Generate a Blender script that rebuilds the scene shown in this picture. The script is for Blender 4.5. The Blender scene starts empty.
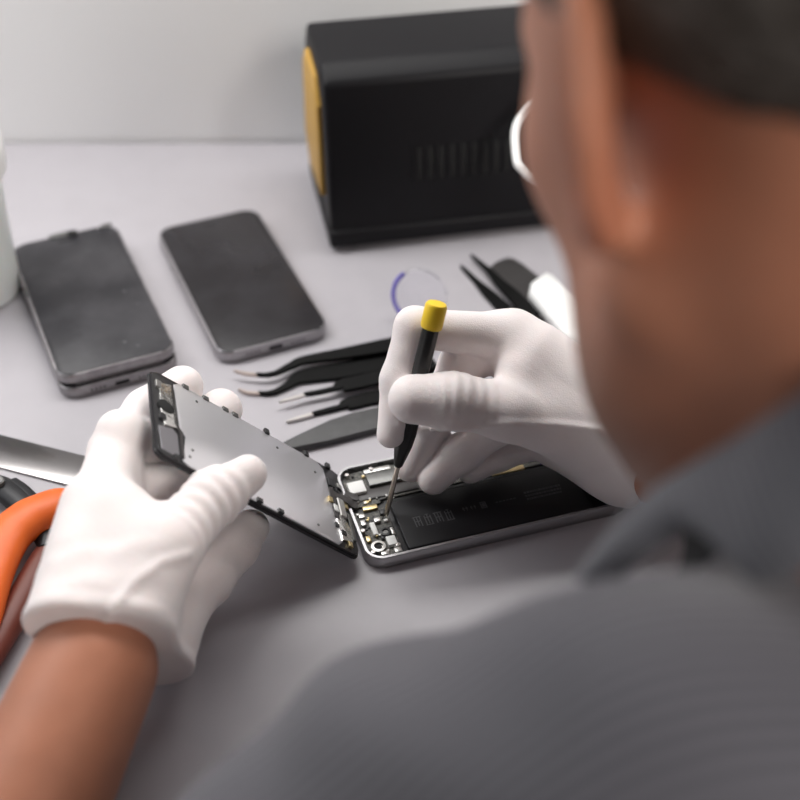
import bpy, bmesh, math, random
import numpy as np
import openvdb
from mathutils import Vector, Matrix

random.seed(7)
C = bpy.context.scene.collection
V = lambda *a: np.array(a, float)

# ------------------------------------------------------------------ camera
FPX, PITCH, CAMH = 1331.0, math.radians(41.1), 484.5      # millimetres, desk top is z = 0
_c, _s = math.cos(PITCH), math.sin(PITCH)
RIGHT, FWD, UPV = V(1, 0, 0), V(0, _c, -_s), V(0, _s, _c)
CAM = V(0, 0, CAMH)


def ray(px, py):
    return RIGHT * (px - 400) / FPX + UPV * (400 - py) / FPX + FWD


def P(px, py, z=0.0):
    """survey: the point at height z (mm over the desk) seen at a photo pixel"""
    r = ray(px, py)
    return CAM + r * (z - CAMH) / r[2]


def PD(px, py, d):
    return CAM + ray(px, py) * d


def unit(v):
    v = np.asarray(v, float)
    return v / np.linalg.norm(v)


# ------------------------------------------------------------------ materials
def mat(name, col, rough=0.5, metal=0.0, bump=None, spec=0.5, mottle=None, trans=0.0, ior=1.45,
        coat=0.0, sss=0.0, sheen=0.0, attr=None, stripes=None, alpha=1.0):
    m = bpy.data.materials.new(name)
    m.use_nodes = True
    nt = m.node_tree
    b = nt.nodes['Principled BSDF']
    b.inputs['Base Color'].default_value = (*col, 1)
    b.inputs['Roughness'].default_value = rough
    b.inputs['Metallic'].default_value = metal
    b.inputs['Specular IOR Level'].default_value = spec
    b.inputs['Transmission Weight'].default_value = trans
    b.inputs['IOR'].default_value = ior
    b.inputs['Coat Weight'].default_value = coat
    b.inputs['Sheen Weight'].default_value = sheen
    b.inputs['Alpha'].default_value = alpha
    if sss:
        b.inputs['Subsurface Weight'].default_value = sss
        b.inputs['Subsurface Radius'].default_value = (1, .5, .35)
        b.inputs['Subsurface Scale'].default_value = .004
    tc = nt.nodes.new('ShaderNodeTexCoord')
    src = None
    if mottle:                                   # (scale, second colour, amount)
        n = nt.nodes.new('ShaderNodeTexNoise')
        n.inputs['Scale'].default_value = mottle[0]
        n.inputs['Detail'].default_value = 5
        nt.links.new(tc.outputs['Object'], n.inputs['Vector'])
        r = nt.nodes.new('ShaderNodeMapRange')
        r.inputs[1].default_value, r.inputs[2].default_value = .4, .68
        r.inputs[3].default_value, r.inputs[4].default_value = 0, mottle[2]
        nt.links.new(n.outputs['Fac'], r.inputs[0])
        x = nt.nodes.new('ShaderNodeMix')
        x.data_type = 'RGBA'
        x.inputs[6].default_value = (*col, 1)
        x.inputs[7].default_value = (*mottle[1], 1)
        nt.links.new(r.outputs[0], x.inputs[0])
        src = x.outputs[2]
    if attr:                                     # list of (attribute, colour)
        for an, ac in attr:
            a = nt.nodes.new('ShaderNodeAttribute')
            a.attribute_name = an
            x = nt.nodes.new('ShaderNodeMix')
            x.data_type = 'RGBA'
            if src is not None:
                nt.links.new(src, x.inputs[6])
            else:
                x.inputs[6].default_value = (*col, 1)
            x.inputs[7].default_value = (*ac, 1)
            nt.links.new(a.outputs['Fac'], x.inputs[0])
            src = x.outputs[2]
    if stripes:                                  # (scale, colour, rotation)
        mp = nt.nodes.new('ShaderNodeMapping')
        mp.inputs['Rotation'].default_value = stripes[2]
        nt.links.new(tc.outputs['Object'], mp.inputs['Vector'])
        w = nt.nodes.new('ShaderNodeTexWave')
        w.inputs['Scale'].default_value = stripes[0]
        w.inputs['Distortion'].default_value = .6
        w.inputs['Detail'].default_value = 1
        nt.links.new(mp.outputs[0], w.inputs['Vector'])
        x = nt.nodes.new('ShaderNodeMix')
        x.data_type = 'RGBA'
        x.inputs[6].default_value = (*col, 1)
        x.inputs[7].default_value = (*stripes[1], 1)
        nt.links.new(w.outputs['Fac'], x.inputs[0])
        src = x.outputs[2]
    if src is not None:
        nt.links.new(src, b.inputs['Base Color'])
    if bump:                                     # (scale, strength, distance_m)
        n = nt.nodes.new('ShaderNodeTexNoise')
        n.inputs['Scale'].default_value = bump[0]
        n.inputs['Detail'].default_value = 3
        nt.links.new(tc.outputs['Object'], n.inputs['Vector'])
        bp = nt.nodes.new('ShaderNodeBump')
        bp.inputs['Strength'].default_value = bump[1]
        bp.inputs['Distance'].default_value = bump[2]
        nt.links.new(n.outputs['Fac'], bp.inputs['Height'])
        nt.links.new(bp.outputs[0], b.inputs['Normal'])
    return m


M = dict(
    desk=mat('desk_laminate', (.43, .41, .435), .4, bump=(900, .05, .0002), mottle=(60, (.40, .38, .405), .5)),
    desk_edge=mat('desk_edge_band', (.42, .41, .42), .5),
    wall=mat('wall_paint', (.90, .90, .90), .8, bump=(300, .1, .001)),
    floor=mat('floor_tile', (.62, .61, .60), .5, mottle=(8, (.52, .51, .5), .6)),
    steel_leg=mat('powder_steel', (.55, .55, .56), .45, .3),
    black=mat('black_plastic', (.012, .012, .013), .45, bump=(500, .1, .0003)),
    black2=mat('black_recess', (.006, .006, .006), .7),
    station=mat('station_plastic', (.006, .0055, .007), .5, spec=.25, bump=(900, .15, .0003)),
    yellow_panel=mat('amber_panel', (.52, .30, .06), .5),
    screen=mat('dark_screen_glass', (.020, .018, .020), .25, spec=.3, mottle=(40, (.034, .032, .036), .7)),
    screen_dusty=mat('dusty_screen_glass', (.026, .025, .029), .36, spec=.32, mottle=(35, (.062, .060, .066), .8)),
    bezel=mat('dark_bezel', (.02, .019, .021), .35),
    alu=mat('grey_aluminium', (.40, .385, .40), .36, .85),
    alu_dark=mat('worn_dark_aluminium', (.36, .345, .355), .4, .7, mottle=(120, (.22, .20, .21), .8)),
    rubber=mat('black_rubber', (.012, .012, .012), .7),
    plate=mat('brushed_steel_plate', (.84, .83, .86), .31, .68, bump=(250, .06, .0004)),
    foil=mat('shiny_foil', (.78, .77, .75), .25, .9, bump=(200, .5, .001)),
    flex=mat('flex_cable', (.055, .05, .05), .4),
    gold=mat('gold_contact', (.62, .50, .27), .3, .9),
    pcb=mat('circuit_board', (.045, .048, .045), .5, mottle=(700, (.16, .15, .13), 1.0)),
    chip=mat('chip_package', (.03, .03, .032), .4),
    shield=mat('dull_shield', (.17, .17, .165), .4, .7),
    shield_l=mat('bright_shield', (.55, .54, .52), .33, .9),
    white_pl=mat('white_plastic', (.80, .80, .78), .5),
    battery=mat('battery_wrap', (.013, .0125, .0145), .5, spec=.28, bump=(300, .08, .0004)),
    print=mat('grey_print', (.085, .085, .09), .5),
    case=mat('silver_case_rim', (.46, .45, .46), .33, .85),
    tweezer=mat('matte_black_steel', (.006, .006, .006), .5, .0, spec=.12),
    tip=mat('bare_steel_tip', (.62, .59, .57), .3, 1.0),
    copper_tip=mat('worn_steel_tip', (.52, .44, .40), .32, 1.0),
    spudger=mat('dark_grey_nylon', (.055, .054, .055), .5, mottle=(200, (.07, .068, .07), .6)),
    handle=mat('driver_black', (.013, .013, .013), .38),
    yellow=mat('yellow_cap', (.93, .63, .03), .4, bump=(300, .05, .0003)),
    shaft=mat('driver_steel', (.56, .50, .43), .3, 1.0),
    orange=mat('orange_grip', (.84, .155, .022), .42, mottle=(90, (.76, .12, .015), .6), bump=(500, .1, .0004)),
    plier_black=mat('plier_steel', (.02, .02, .022), .4, .4),
    ruler=mat('polished_steel', (.22, .21, .21), .2, 1.0),
    bottle=mat('milky_plastic', (.72, .75, .74), .35, sss=.2),
    cap=mat('white_cap', (.90, .90, .89), .4),
    lens=mat('clear_lens', (.97, .97, 1.0), .03, trans=1.0, ior=1.22),
    violet=mat('violet_rim', (.36, .32, .85), .25, trans=.55, ior=1.3),
    cord=mat('white_cord', (.80, .79, .78), .45),
    cloth=mat('white_cloth', (.86, .83, .80), .9, bump=(700, .3, .0006), sheen=.3),
    glove=mat('white_knit_cotton', (.85, .775, .765), .92, bump=(1500, .34, .0006), sheen=.25, sss=.12,
              mottle=(38, (.80, .735, .725), .8)),
    skin=mat('skin', (.45, .185, .108), .5, bump=(420, .16, .0006), sss=.12,
             mottle=(26, (.36, .145, .085), .8),
             attr=[('stubble', (.075, .055, .042)), ('lip', (.33, .10, .075)), ('flush', (.42, .13, .075))]),
    eye=mat('eye_white', (.75, .73, .70), .2),
    iris=mat('eye_iris', (.06, .04, .03), .2),
    hair=mat('greying_hair', (.045, .035, .028), .6, bump=(260, .9, .004), mottle=(120, (.11, .095, .085), .8)),
    shirt=mat('striped_shirt', (.062, .060, .070), .85, bump=(1200, .3, .0006), sheen=.2,
              stripes=(75, (.125, .12, .14), (0, 0, 1.45))),
    shirt_in=mat('shirt_collar', (.075, .072, .086), .85, bump=(1200, .3, .0006), sheen=.2,
                 stripes=(80, (.14, .14, .155), (.2, 1.1, .3))),
    trousers=mat('navy_trousers', (.03, .035, .05), .9, bump=(900, .3, .0006)),
    shoe=mat('black_shoe', (.015, .014, .014), .4),
    button=mat('dark_button', (.05, .05, .055), .4),
)

# ------------------------------------------------------------------ object helpers


def tag(o, label=None, cat=None, group=None, kind=None):
    for k, v in (('label', label), ('category', cat), ('group', group), ('kind', kind)):
        if v:
            o[k] = v
    return o


def thing(name, loc, label, cat, group=None):
    o = bpy.data.objects.new(name, None)
    o.empty_display_size = .01
    C.objects.link(o)
    o.location = Vector(loc) * .001
    return tag(o, label, cat, group)


def world_of(o):
    v = np.zeros(3)
    while o is not None:
        v += np.array(o.location)
        o = o.parent
    return v * 1000


def link(name, me, material, parent=None, loc=None, label=None):
    o = bpy.data.objects.new(name, me)
    C.objects.link(o)
    if material is not None:
        me.materials.append(material)
    if parent is not None:
        o.parent = parent
    if loc is not None:
        o.location = Vector(loc) * .001
    if label:
        o['label'] = label
    return o


def emit(name, bm, material, parent=None, origin=None, smooth=True, label=None, angle=35):
    """bm holds world millimetres; the object sits at its parent's origin or at `origin`."""
    base = world_of(parent) if parent is not None else (np.array(origin, float) if origin is not None else np.zeros(3))
    for v in bm.verts:
        v.co = (v.co - Vector(base)) * .001
    bmesh.ops.recalc_face_normals(bm, faces=bm.faces)
    me = bpy.data.meshes.new(name)
    if smooth:
        for f in bm.faces:
            f.smooth = True
        for e in bm.edges:
            if len(e.link_faces) == 2 and e.calc_face_angle(0) > math.radians(angle):
                e.smooth = False
    bm.to_mesh(me)
    bm.free()
    return link(name, me, material, parent, None if parent is not None else base, label)


def frame_of(center, ex, ey, ez):
    m = Matrix((tuple(ex) + (0,), tuple(ey) + (0,), tuple(ez) + (0,), (0, 0, 0, 1))).transposed()
    m.translation = Vector(center)
    return m


def rot_frame(center, ang):
    c, s = math.cos(ang), math.sin(ang)
    return frame_of(center, (c, s, 0), (-s, c, 0), (0, 0, 1))


def add_prism(bm, pts, z0, z1, fr=None, bev=0.0, seg=2):
    """outline pts (2D) extruded from z0 to z1 in frame fr; bevels every rim edge."""
    b = bmesh.new()
    lo = [b.verts.new((x, y, z0)) for x, y in pts]
    hi = [b.verts.new((x, y, z1)) for x, y in pts]
    n = len(pts)
    b.faces.new(lo[::-1])
    b.faces.new(hi)
    rim = []
    for i in range(n):
        b.faces.new((lo[i], lo[(i + 1) % n], hi[(i + 1) % n], hi[i]))
    if bev:
        b.edges.ensure_lookup_table()
        es = [e for e in b.edges if abs(e.verts[0].co.z - e.verts[1].co.z) < 1e-6]
        bmesh.ops.bevel(b, geom=es, offset=bev, segments=seg, profile=.5, affect='EDGES')
    merge(bm, b, fr)


def merge(bm, b, fr=None):
    if fr is not None:
        bmesh.ops.transform(b, matrix=fr, verts=b.verts)
    mp = {v: bm.verts.new(v.co) for v in b.verts}
    for f in b.faces:
        try:
            bm.faces.new([mp[v] for v in f.verts])
        except ValueError:
            pass
    b.free()


def rrect(w, h, r, n=6, cx=0, cy=0):
    pts = []
    for sx, sy, a0 in ((1, 1, 0), (-1, 1, 90), (-1, -1, 180), (1, -1, 270)):
        for k in range(n + 1):
            a = math.radians(a0 + 90 * k / n)
            pts.append((cx + sx * (w / 2 - r) + r * math.cos(a), cy + sy * (h / 2 - r) + r * math.sin(a)))
    return pts


def add_box(bm, x0, x1, y0, y1, z0, z1, fr=None, bev=0.0, seg=2):
    b = bmesh.new()
    bmesh.ops.create_cube(b, size=1)
    for v in b.verts:
        v.co = Vector(((x0 + x1) / 2 + v.co.x * (x1 - x0), (y0 + y1) / 2 + v.co.y * (y1 - y0), (z0 + z1) / 2 + v.co.z * (z1 - z0)))
    if bev:
        bmesh.ops.bevel(b, geom=list(b.edges), offset=bev, segments=seg, profile=.5, affect='EDGES')
    merge(bm, b, fr)


def catmull(pts, n):
    p = [np.array(q, float) for q in pts]
    p = [2 * p[0] - p[1]] + p + [2 * p[-1] - p[-2]]
    out = []
    for i in range(1, len(p) - 2):
        for k in range(n):
            t = k / n
            out.append(.5 * ((2 * p[i]) + (-p[i - 1] + p[i + 1]) * t + (2 * p[i - 1] - 5 * p[i] + 4 * p[i + 1] - p[i + 2]) * t * t
                             + (-p[i - 1] + 3 * p[i] - 3 * p[i + 1] + p[i + 2]) * t ** 3))
    out.append(p[-2])
    return out


def add_tube(bm, pts, radii, n=10, smooth=0, flat=None, caps=True):
    """tube along 3D pts; flat=(normal, factor) squashes the section along that normal."""
    pts = [np.array(q, float) for q in pts]
    if np.isscalar(radii):
        radii = [radii] * len(pts)
    if smooth:
        q4 = catmull([np.append(a, r) for a, r in zip(pts, radii)], smooth)
        pts, radii = [a[:3] for a in q4], [max(.01, a[3]) for a in q4]
    ref = V(0, 0, 1) if flat is None else unit(flat[0])
    rings = []
    for i, q in enumerate(pts):
        t = unit(pts[min(i + 1, len(pts) - 1)] - pts[max(i - 1, 0)])
        r = ref
        if abs(t @ r) > .97 and flat is None:
            r = V(1, 0, 0)
        a = unit(np.cross(t, r))
        b = unit(np.cross(a, t))
        f = 1 if flat is None else flat[1]
        rings.append([bm.verts.new(q + radii[i] * (a * math.cos(2 * math.pi * k / n) + f * b * math.sin(2 * math.pi * k / n))) for k in range(n)])
    for r0, r1 in zip(rings, rings[1:]):
        for k in range(n):
            bm.faces.new((r0[k], r0[(k + 1) % n], r1[(k + 1) % n], r1[k]))
    if caps:
        bm.faces.new(rings[0][::-1])
        bm.faces.new(rings[-1])


def add_lathe(bm, prof, fr=None, n=32):
    """prof: (radius, height) list about local z"""
    b = bmesh.new()
    rings = []
    for r, z in prof:
        rings.append([b.verts.new((max(r, .01) * math.cos(2 * math.pi * k / n), max(r, .01) * math.sin(2 * math.pi * k / n), z)) for k in range(n)])
    for r0, r1 in zip(rings, rings[1:]):
        for k in range(n):
            b.faces.new((r0[k], r0[(k + 1) % n], r1[(k + 1) % n], r1[k]))
    b.faces.new(rings[0][::-1])
    b.faces.new(rings[-1])
    merge(bm, b, fr)


def axis_frame(origin, axis):
    z = unit(axis)
    r = V(1, 0, 0) if abs(z[0]) < .8 else V(0, 1, 0)
    x = unit(np.cross(r, z))
    return frame_of(origin, x, np.cross(z, x), z)


def new(fn, *a, **k):
    bm = bmesh.new()
    fn(bm, *a, **k)
    return bm


# ------------------------------------------------------------------ soft bodies (distance fields -> one continuous surface)
def rc(p, a, b, ra, rb):
    a, b = np.asarray(a, np.float32), np.asarray(b, np.float32)
    ba = b - a
    pa = p - a
    t = np.clip((pa @ ba) / float(ba @ ba), 0, 1)
    return np.linalg.norm(pa - t[..., None] * ba, axis=-1) - (ra + (rb - ra) * t)


def ell(p, c, r, A=None):
    q = p - np.asarray(c, np.float32)
    if A is not None:
        q = q @ np.asarray(A, np.float32).T
    r = np.asarray(r, np.float32)
    k0 = np.linalg.norm(q / r, axis=-1)
    k1 = np.linalg.norm(q / (r * r), axis=-1) + 1e-9
    return k0 * (k0 - 1) / k1


def smin(a, b, k):
    h = np.maximum(k - np.abs(a - b), 0) / k
    return np.minimum(a, b) - h * h * k * .25


def smax(a, b, k):
    return -smin(-a, -b, k)


def chain(p, pts, rr, k=4):
    d = None
    for (a, ra), (b, rb) in zip(zip(pts, rr), zip(pts[1:], rr[1:])):
        q = rc(p, a, b, ra, rb)
        d = q if d is None else smin(d, q, k)
    return d


def surface(name, f, lo, hi, vox, material, parent=None, label=None, disp=None, attrs=None, relax=1, origin=None):
    lo, hi = np.array(lo, float), np.array(hi, float)
    n = np.ceil((hi - lo) / vox).astype(int) + 1
    vals = np.empty(n, np.float32)
    ys = (lo[1] + np.arange(n[1]) * vox).astype(np.float32)
    zs = (lo[2] + np.arange(n[2]) * vox).astype(np.float32)
    gy, gz = np.meshgrid(ys, zs, indexing='ij')
    step = 16
    for i0 in range(0, n[0], step):
        xs = (lo[0] + np.arange(i0, min(i0 + step, n[0])) * vox).astype(np.float32)
        g = np.empty((len(xs), n[1], n[2], 3), np.float32)
        g[..., 0] = xs[:, None, None]
        g[..., 1] = gy
        g[..., 2] = gz
        vals[i0:i0 + len(xs)] = f(g)
    grid = openvdb.FloatGrid(3.0)
    grid.copyFromArray(np.clip(vals / vox, -3, 3).astype(np.float64))
    pts, quads = grid.convertToQuads(0.0)
    pts = pts.astype(float) * vox + lo
    # project on the surface, measure normals
    e = vox * .5

    def grad(q):
        q = q.astype(np.float32)
        return np.stack([f(q + d) - f(q - d) for d in (np.array([e, 0, 0], np.float32), np.array([0, e, 0], np.float32), np.array([0, 0, e], np.float32))], -1)
    nrm = grad(pts)
    nrm /= np.linalg.norm(nrm, axis=-1, keepdims=True) + 1e-9
    if disp is not None:
        pts = pts + nrm * disp(pts)[:, None]
    base = world_of(parent) if parent is not None else (np.array(origin, float) if origin is not None else np.zeros(3))
    me = bpy.data.meshes.new(name)
    # outward winding
    a, b, c_ = pts[quads[:, 0]], pts[quads[:, 1]], pts[quads[:, 2]]
    fn = np.cross(b - a, c_ - a)
    if float((fn * nrm[quads[:, 0]]).sum()) < 0:
        quads = quads[:, ::-1]
    me.from_pydata(((pts - base) * .001).tolist(), [], quads.tolist())
    bm = bmesh.new()
    bm.from_mesh(me)
    for _ in range(relax):
        bmesh.ops.smooth_vert(bm, verts=bm.verts, factor=.4, use_axis_x=True, use_axis_y=True, use_axis_z=True)
    for fc in bm.faces:
        fc.smooth = True
    bm.to_mesh(me)
    bm.free()
    for an, fa in (attrs or {}).items():
        at = me.attributes.new(an, 'FLOAT', 'POINT')
        at.data.foreach_set('value', fa(pts).astype(np.float32))
    return link(name, me, material, parent, None if parent is not None else base, label)


def trace(f, px, py, d0=350, d1=800, out=0.0):
    """point of a soft body's surface on the line of sight of a photo pixel (used to lay seams on it)"""
    r = ray(px, py)
    t = d0
    for _ in range(160):
        q = CAM + r * t
        d = float(f(q.astype(np.float32)[None])[0])
        if d < .05:
            return q - unit(r) * out
        t += d * .7 / np.linalg.norm(r)
        if t > d1:
            return None
    return q


# ================================================================== the setting
ZF = -740.0
o = emit('floor', new(add_box, -1500, 1500, -900, 1500, ZF - 20, ZF), M['floor'], smooth=False)
tag(o, kind='structure')
o = emit('wall_back', new(add_box, -1500, 1500, 836, 900, ZF, 1900), M['wall'], smooth=False)
tag(o, kind='structure')

desk = thing('desk', (0, 560, ZF), 'light grey laminate workbench the tools and phones lie on', 'desk')
emit('desk_top', new(add_box, -720, 760, 292, 834, -26, 0, None, 1.5), M['desk'], desk)
for x in (-680, 720):
    for y in (330, 796):
        emit('leg', new(add_box, x - 22, x + 22, y - 22, y + 22, ZF, -26, None, 2), M['steel_leg'], desk)

# ================================================================== phones lying at the back


def phone(loc, ang, z, label, w=67, l=138, t=7.2, body=None, glass=None, dusty=False, ports=True, broken=False):
    fr = rot_frame((loc[0], loc[1], z), ang)
    root = thing('smartphone', (loc[0], loc[1], z), label, 'phone', None)
    b = bmesh.new()
    add_prism(b, rrect(w, l, 9, 8), 0, t, fr, 2.2, 4)
    emit('body', b, body or M['alu'], root)
    b = bmesh.new()
    add_prism(b, rrect(w - 2.2, l - 2.2, 8, 8), t - .6, t + .35, fr, .3, 2)
    emit('screen_glass', b, M['screen_dusty'] if dusty else M['screen'], root)
    b = bmesh.new()
    add_prism(b, rrect(9, 1.2, .55, 4, 0, l / 2 - 8), t + .34, t + .45, fr)
    emit('earpiece', b, M['rubber'], root)
    f2 = fr @ Matrix.Translation((0, -l / 2 - .02, t * .48)) @ Matrix.Rotation(math.pi / 2, 4, 'X')
    if ports:
        b = bmesh.new()
        add_prism(b, rrect(8.4, 2.6, 1.25, 5), -.6, .1, f2)
        emit('charging_port', b, M['black2'], root)
        for sx in (-1, 1):
            for k in range(4):
                b = bmesh.new()
                add_lathe(b, [(.65, -.5), (.65, .08)], f2 @ Matrix.Translation((sx * (10 + k * 2.4), 0, 0)), 10)
                emit('speaker_hole', b, M['black2'], root)
    for sx, yy, ln in ((-1, 34, 10), (-1, 20, 10), (1, 32, 9)):
        b = bmesh.new()
        add_box(b, sx * w / 2 - .7, sx * w / 2 + .7, yy - ln / 2, yy + ln / 2, t * .35, t * .65, fr, .4)
        emit('side_button', b, M['alu_dark'], root)
    return root, fr


ph2, _ = phone((-98.3, 661), .40, 0, 'smartphone with a plain dark screen lying alone on the desk behind the black tweezers', t=8)
lowp, _ = phone((-182.5, 630), .41, 0, 'scuffed grey smartphone lying underneath another phone', t=7.2, body=M['alu_dark'], glass=None)
topp, frt = phone((-183.5, 632.5), .41, 7.55, 'dusty dark-screened smartphone with a broken top edge, lying on top of another phone', t=7.2, body=M['alu_dark'], dusty=True, ports=False)
# the broken notch at its top edge
b = bmesh.new()
add_prism(b, [(-8, 66.5), (7, 65.6), (9, 69.6), (3, 70.6), (-6, 70.2), (-9, 69)], 6.0, 8.6, frt, .3, 2)
emit('bent_bracket', b, M['shield'], topp, label='bent bracket at the broken top edge')
b = bmesh.new()
add_lathe(b, [(3.2, 6.0), (3.2, 8.8), (2.2, 8.9)], frt @ Matrix.Translation((5.5, 66.5, 0)), 16)
emit('camera_hole', b, M['black2'], topp, label='dark camera hole')
b = bmesh.new()
add_prism(b, [(22, 66), (29, 66), (31, 69.2), (25, 69.6)], 6.4, 8.2, frt, .3)
emit('chipped_corner', b, M['shield'], topp)
b = bmesh.new()
add_prism(b, [(-33.9, 14), (-32.4, 12), (-32.6, 22), (-34.0, 21)], 5.8, 8.3, frt, .2)
emit('torn_seal', b, M['shield'], topp)
for (x, y, r) in ((10, 44, 1.2), (20, -5, 1.3), (24, -20, .8), (-6, 40, .5), (8, -52, 1.0), (14, -58, .9), (-14, 20, .5)):
    b = bmesh.new()
    add_lathe(b, [(r, 7.5), (r * .8, 7.62)], frt @ Matrix.Translation((x, y, 0)), 10)
    emit('glass_chip', b, M['print'], topp)

# ================================================================== soldering station
SA = math.atan2(725 - 698, 96 + 43)
fs = rot_frame((-43, 698, 0), SA)                      # local x along the front, y into depth
LW, DP, HT = 150.0, 98.0, 118.0
st = thing('soldering_station', (20, 745, 0), 'bulky black soldering station with vent slots and an amber side panel', 'soldering station')
b = bmesh.new()
body_side = [(0, 9), (4, 7), (DP - 14, 7), (DP, 20), (DP - 4, HT - 16), (DP - 16, HT), (26, HT), (12, HT - 8)]   # (y, z) profile
n0 = len(body_side)
va = [b.verts.new((0, y, z)) for y, z in body_side]
vb = [b.verts.new((LW, y, z)) for y, z in body_side]
b.faces.new(va)
b.faces.new(vb[::-1])
for i in range(n0):
    b.faces.new((va[i], va[(i + 1) % n0], vb[(i + 1) % n0], vb[i]))
bmesh.ops.bevel(b, geom=list(b.edges), offset=4, segments=3, profile=.5, affect='EDGES')
bmesh.ops.transform(b, matrix=fs, verts=b.verts)
emit('housing', b, M['station'], st)
emit('base_tray', new(add_box, -1.2, LW + 1.2, -1.5, DP - 6, 3, 15, fs, 2.5, 3), M['station'], st)
b = bmesh.new()
fl = fs @ frame_of((0, 0, 0), (0, 1, 0), (0, 0, 1), (1, 0, 0))
pan = [(20, 30), (70, 24), (88, 40), (84, 92), (70, 106), (36, 104), (24, 90)]
add_prism(b, pan, -3.2, 1.5, fl, 1.2, 3)
emit('side_panel', b, M['yellow_panel'], st, label='amber side panel')
# vent slots on the slanted front face
fslope = unit(V(0, 12, HT - 8 - 9))
fnorm = unit(V(0, -(HT - 17), 12))
for k in range(9):
    x = 57 + k * 7.0
    ctr = V(x, 0, 9) + fslope * 46
    fv = fs @ frame_of(ctr, (1, 0, 0), tuple(fslope), tuple(np.cross(V(1, 0, 0), fslope)))
    b = bmesh.new()
    add_prism(b, rrect(3.4, 22, 1.6, 4), -1.5, .6, fv, .3)
    emit('vent_slot', b, M['black2'], st)
for k in range(10):
    x = 53.5 + k * 7.0
    ctr = V(x, 0, 9) + fslope * 46
    fv = fs @ frame_of(ctr, (1, 0, 0), tuple(fslope), tuple(np.cross(V(1, 0, 0), fslope)))
    emit('vent_rib', new(add_box, -.9, .9, -12, 12, -.5, 1.0, fv, .3), M['station'], st)
for x in (14, LW - 14):
    for y in (10, DP - 24):
        emit('foot', new(add_lathe, [(6, 0), (7, .6), (7, 4)], fs @ Matrix.Translation((x, y, 0)), 20), M['rubber'], st)

# white cord looping in front of the station
cd = [V(117, 716, 3), V(110, 700, 40), V(93, 699, 82), V(84, 706, 96), V(79, 713, 107), V(74, 716, 121), V(80, 740, 128), V(110, 790, 60), V(135, 812, 4)]
cd = [P(585, 200, 3), P(566, 189, 60), PD(548, 183, 775), PD(534, 178, 772), PD(524, 170, 772), PD(517, 158, 775), PD(520, 120, 790), PD(560, 100, 800), P(640, 140, 3)]
o = emit('white_cord', new(add_tube, cd, 2.9, 12, 10), M['cord'], origin=cd[0])
tag(o, 'thick white cord looping in front of the black soldering station beside the man', 'cord')

# ================================================================== tweezers and spudger


def arm(bm_name, root, pts, half, thick, mat_, z):
    """flat steel arm: centre line pts (x,y), half widths, laid at height z, given thickness"""
    b = bmesh.new()
    q = catmull([V(p[0], p[1], h) for p, h in zip(pts, half)], 6)
    c2 = [a[:2] for a in q]
    hw = [max(a[2], .15) for a in q]
    left, right = [], []
    for i, a in enumerate(c2):
        t = unit(c2[min(i + 1, len(c2) - 1)] - c2[max(i - 1, 0)])
        nn = V(-t[1], t[0])
        left.append(tuple(a + nn * hw[i]))
        right.append(tuple(a - nn * hw[i]))
    add_prism(b, left + right[::-1], z, z + thick, None, min(.35, thick * .2), 1)
    return emit(bm_name, b, mat_, root)


def XY(px, py, z=3):
    return P(px, py, z)[:2]


# bent-tip pair
tw = thing('tweezers', P(310, 372, 0), 'black tweezers with curved tips, between the lone phone and the straight tweezers', 'tweezers', None)
arm('arm', tw, [XY(256, 377), XY(272, 377), XY(290, 369), XY(304, 363), XY(345, 356), XY(388, 348), XY(420, 341)], [.8, 1.2, 2.2, 3.0, 4.4, 5.6, 4.6], 2.2, M['tweezer'], 3.6)
arm('arm', tw, [XY(258, 391), XY(272, 391), XY(290, 382), XY(302, 375), XY(345, 368), XY(388, 358), XY(420, 345)], [.8, 1.3, 2.6, 5.2, 6.6, 6.8, 5.0], 2.2, M['tweezer'], .3)
arm('tip', tw, [XY(234, 373), XY(245, 376), XY(258, 377.4)], [.35, .8, .95], 1.8, M['copper_tip'], 3.7)
arm('tip', tw, [XY(238, 387), XY(247, 390.5), XY(260, 391.4)], [.35, .8, .95], 1.8, M['copper_tip'], .4)
emit('weld_joint', new(add_box, -7, 7, -4.5, 4.5, .3, 5.8, rot_frame((*XY(420, 343), 0), .3), .5), M['tweezer'], tw)
# straight pair with bare steel tips
tw = thing('tweezers', P(340, 395, 0), 'black tweezers with straight bare steel tips, beside the dark grey spudger', 'tweezers', None)
arm('arm', tw, [XY(304, 397), XY(322, 394), XY(338, 390), XY(341, 388.5), XY(362, 384), XY(390, 377), XY(425, 366)], [1.1, 1.4, 1.8, 4.6, 5.0, 5.2, 4.2], 2.0, M['tweezer'], 3.6)
arm('arm', tw, [XY(312, 412), XY(328, 408), XY(343, 404), XY(346, 402.5), XY(366, 397), XY(390, 391), XY(425, 370)], [1.1, 1.4, 1.8, 4.2, 4.8, 5.0, 4.2], 2.0, M['tweezer'], .3)
arm('tip', tw, [XY(279, 404.5), XY(292, 401), XY(305, 397)], [.4, 1.0, 1.25], 1.6, M['tip'], 3.7)
arm('tip', tw, [XY(286, 419.5), XY(300, 415.5), XY(313, 411.7)], [.4, 1.0, 1.25], 1.6, M['tip'], .4)
emit('weld_joint', new(add_box, -7, 7, -4, 4, .3, 5.6, rot_frame((*XY(424, 368), 0), .35), .5), M['tweezer'], tw)
# spudger
b = bmesh.new()
q = [XY(275, 449, 2), XY(300, 437, 2), XY(330, 423, 2), XY(352, 416, 2), XY(420, 401, 2), XY(470, 391, 2), XY(474, 405, 2), XY(424, 420, 2), XY(380, 430, 2), XY(330, 443, 2), XY(292, 451.5, 2), XY(279, 452, 2)]
add_prism(b, [tuple(a) for a in q], .2, 4.2, None, .7, 2)
o = emit('spudger', b, M['spudger'], origin=P(350, 430, 0))
tag(o, 'flat dark grey pry tool tapering to a point, nearest tool in front of the tweezers', 'pry tool')

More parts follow.
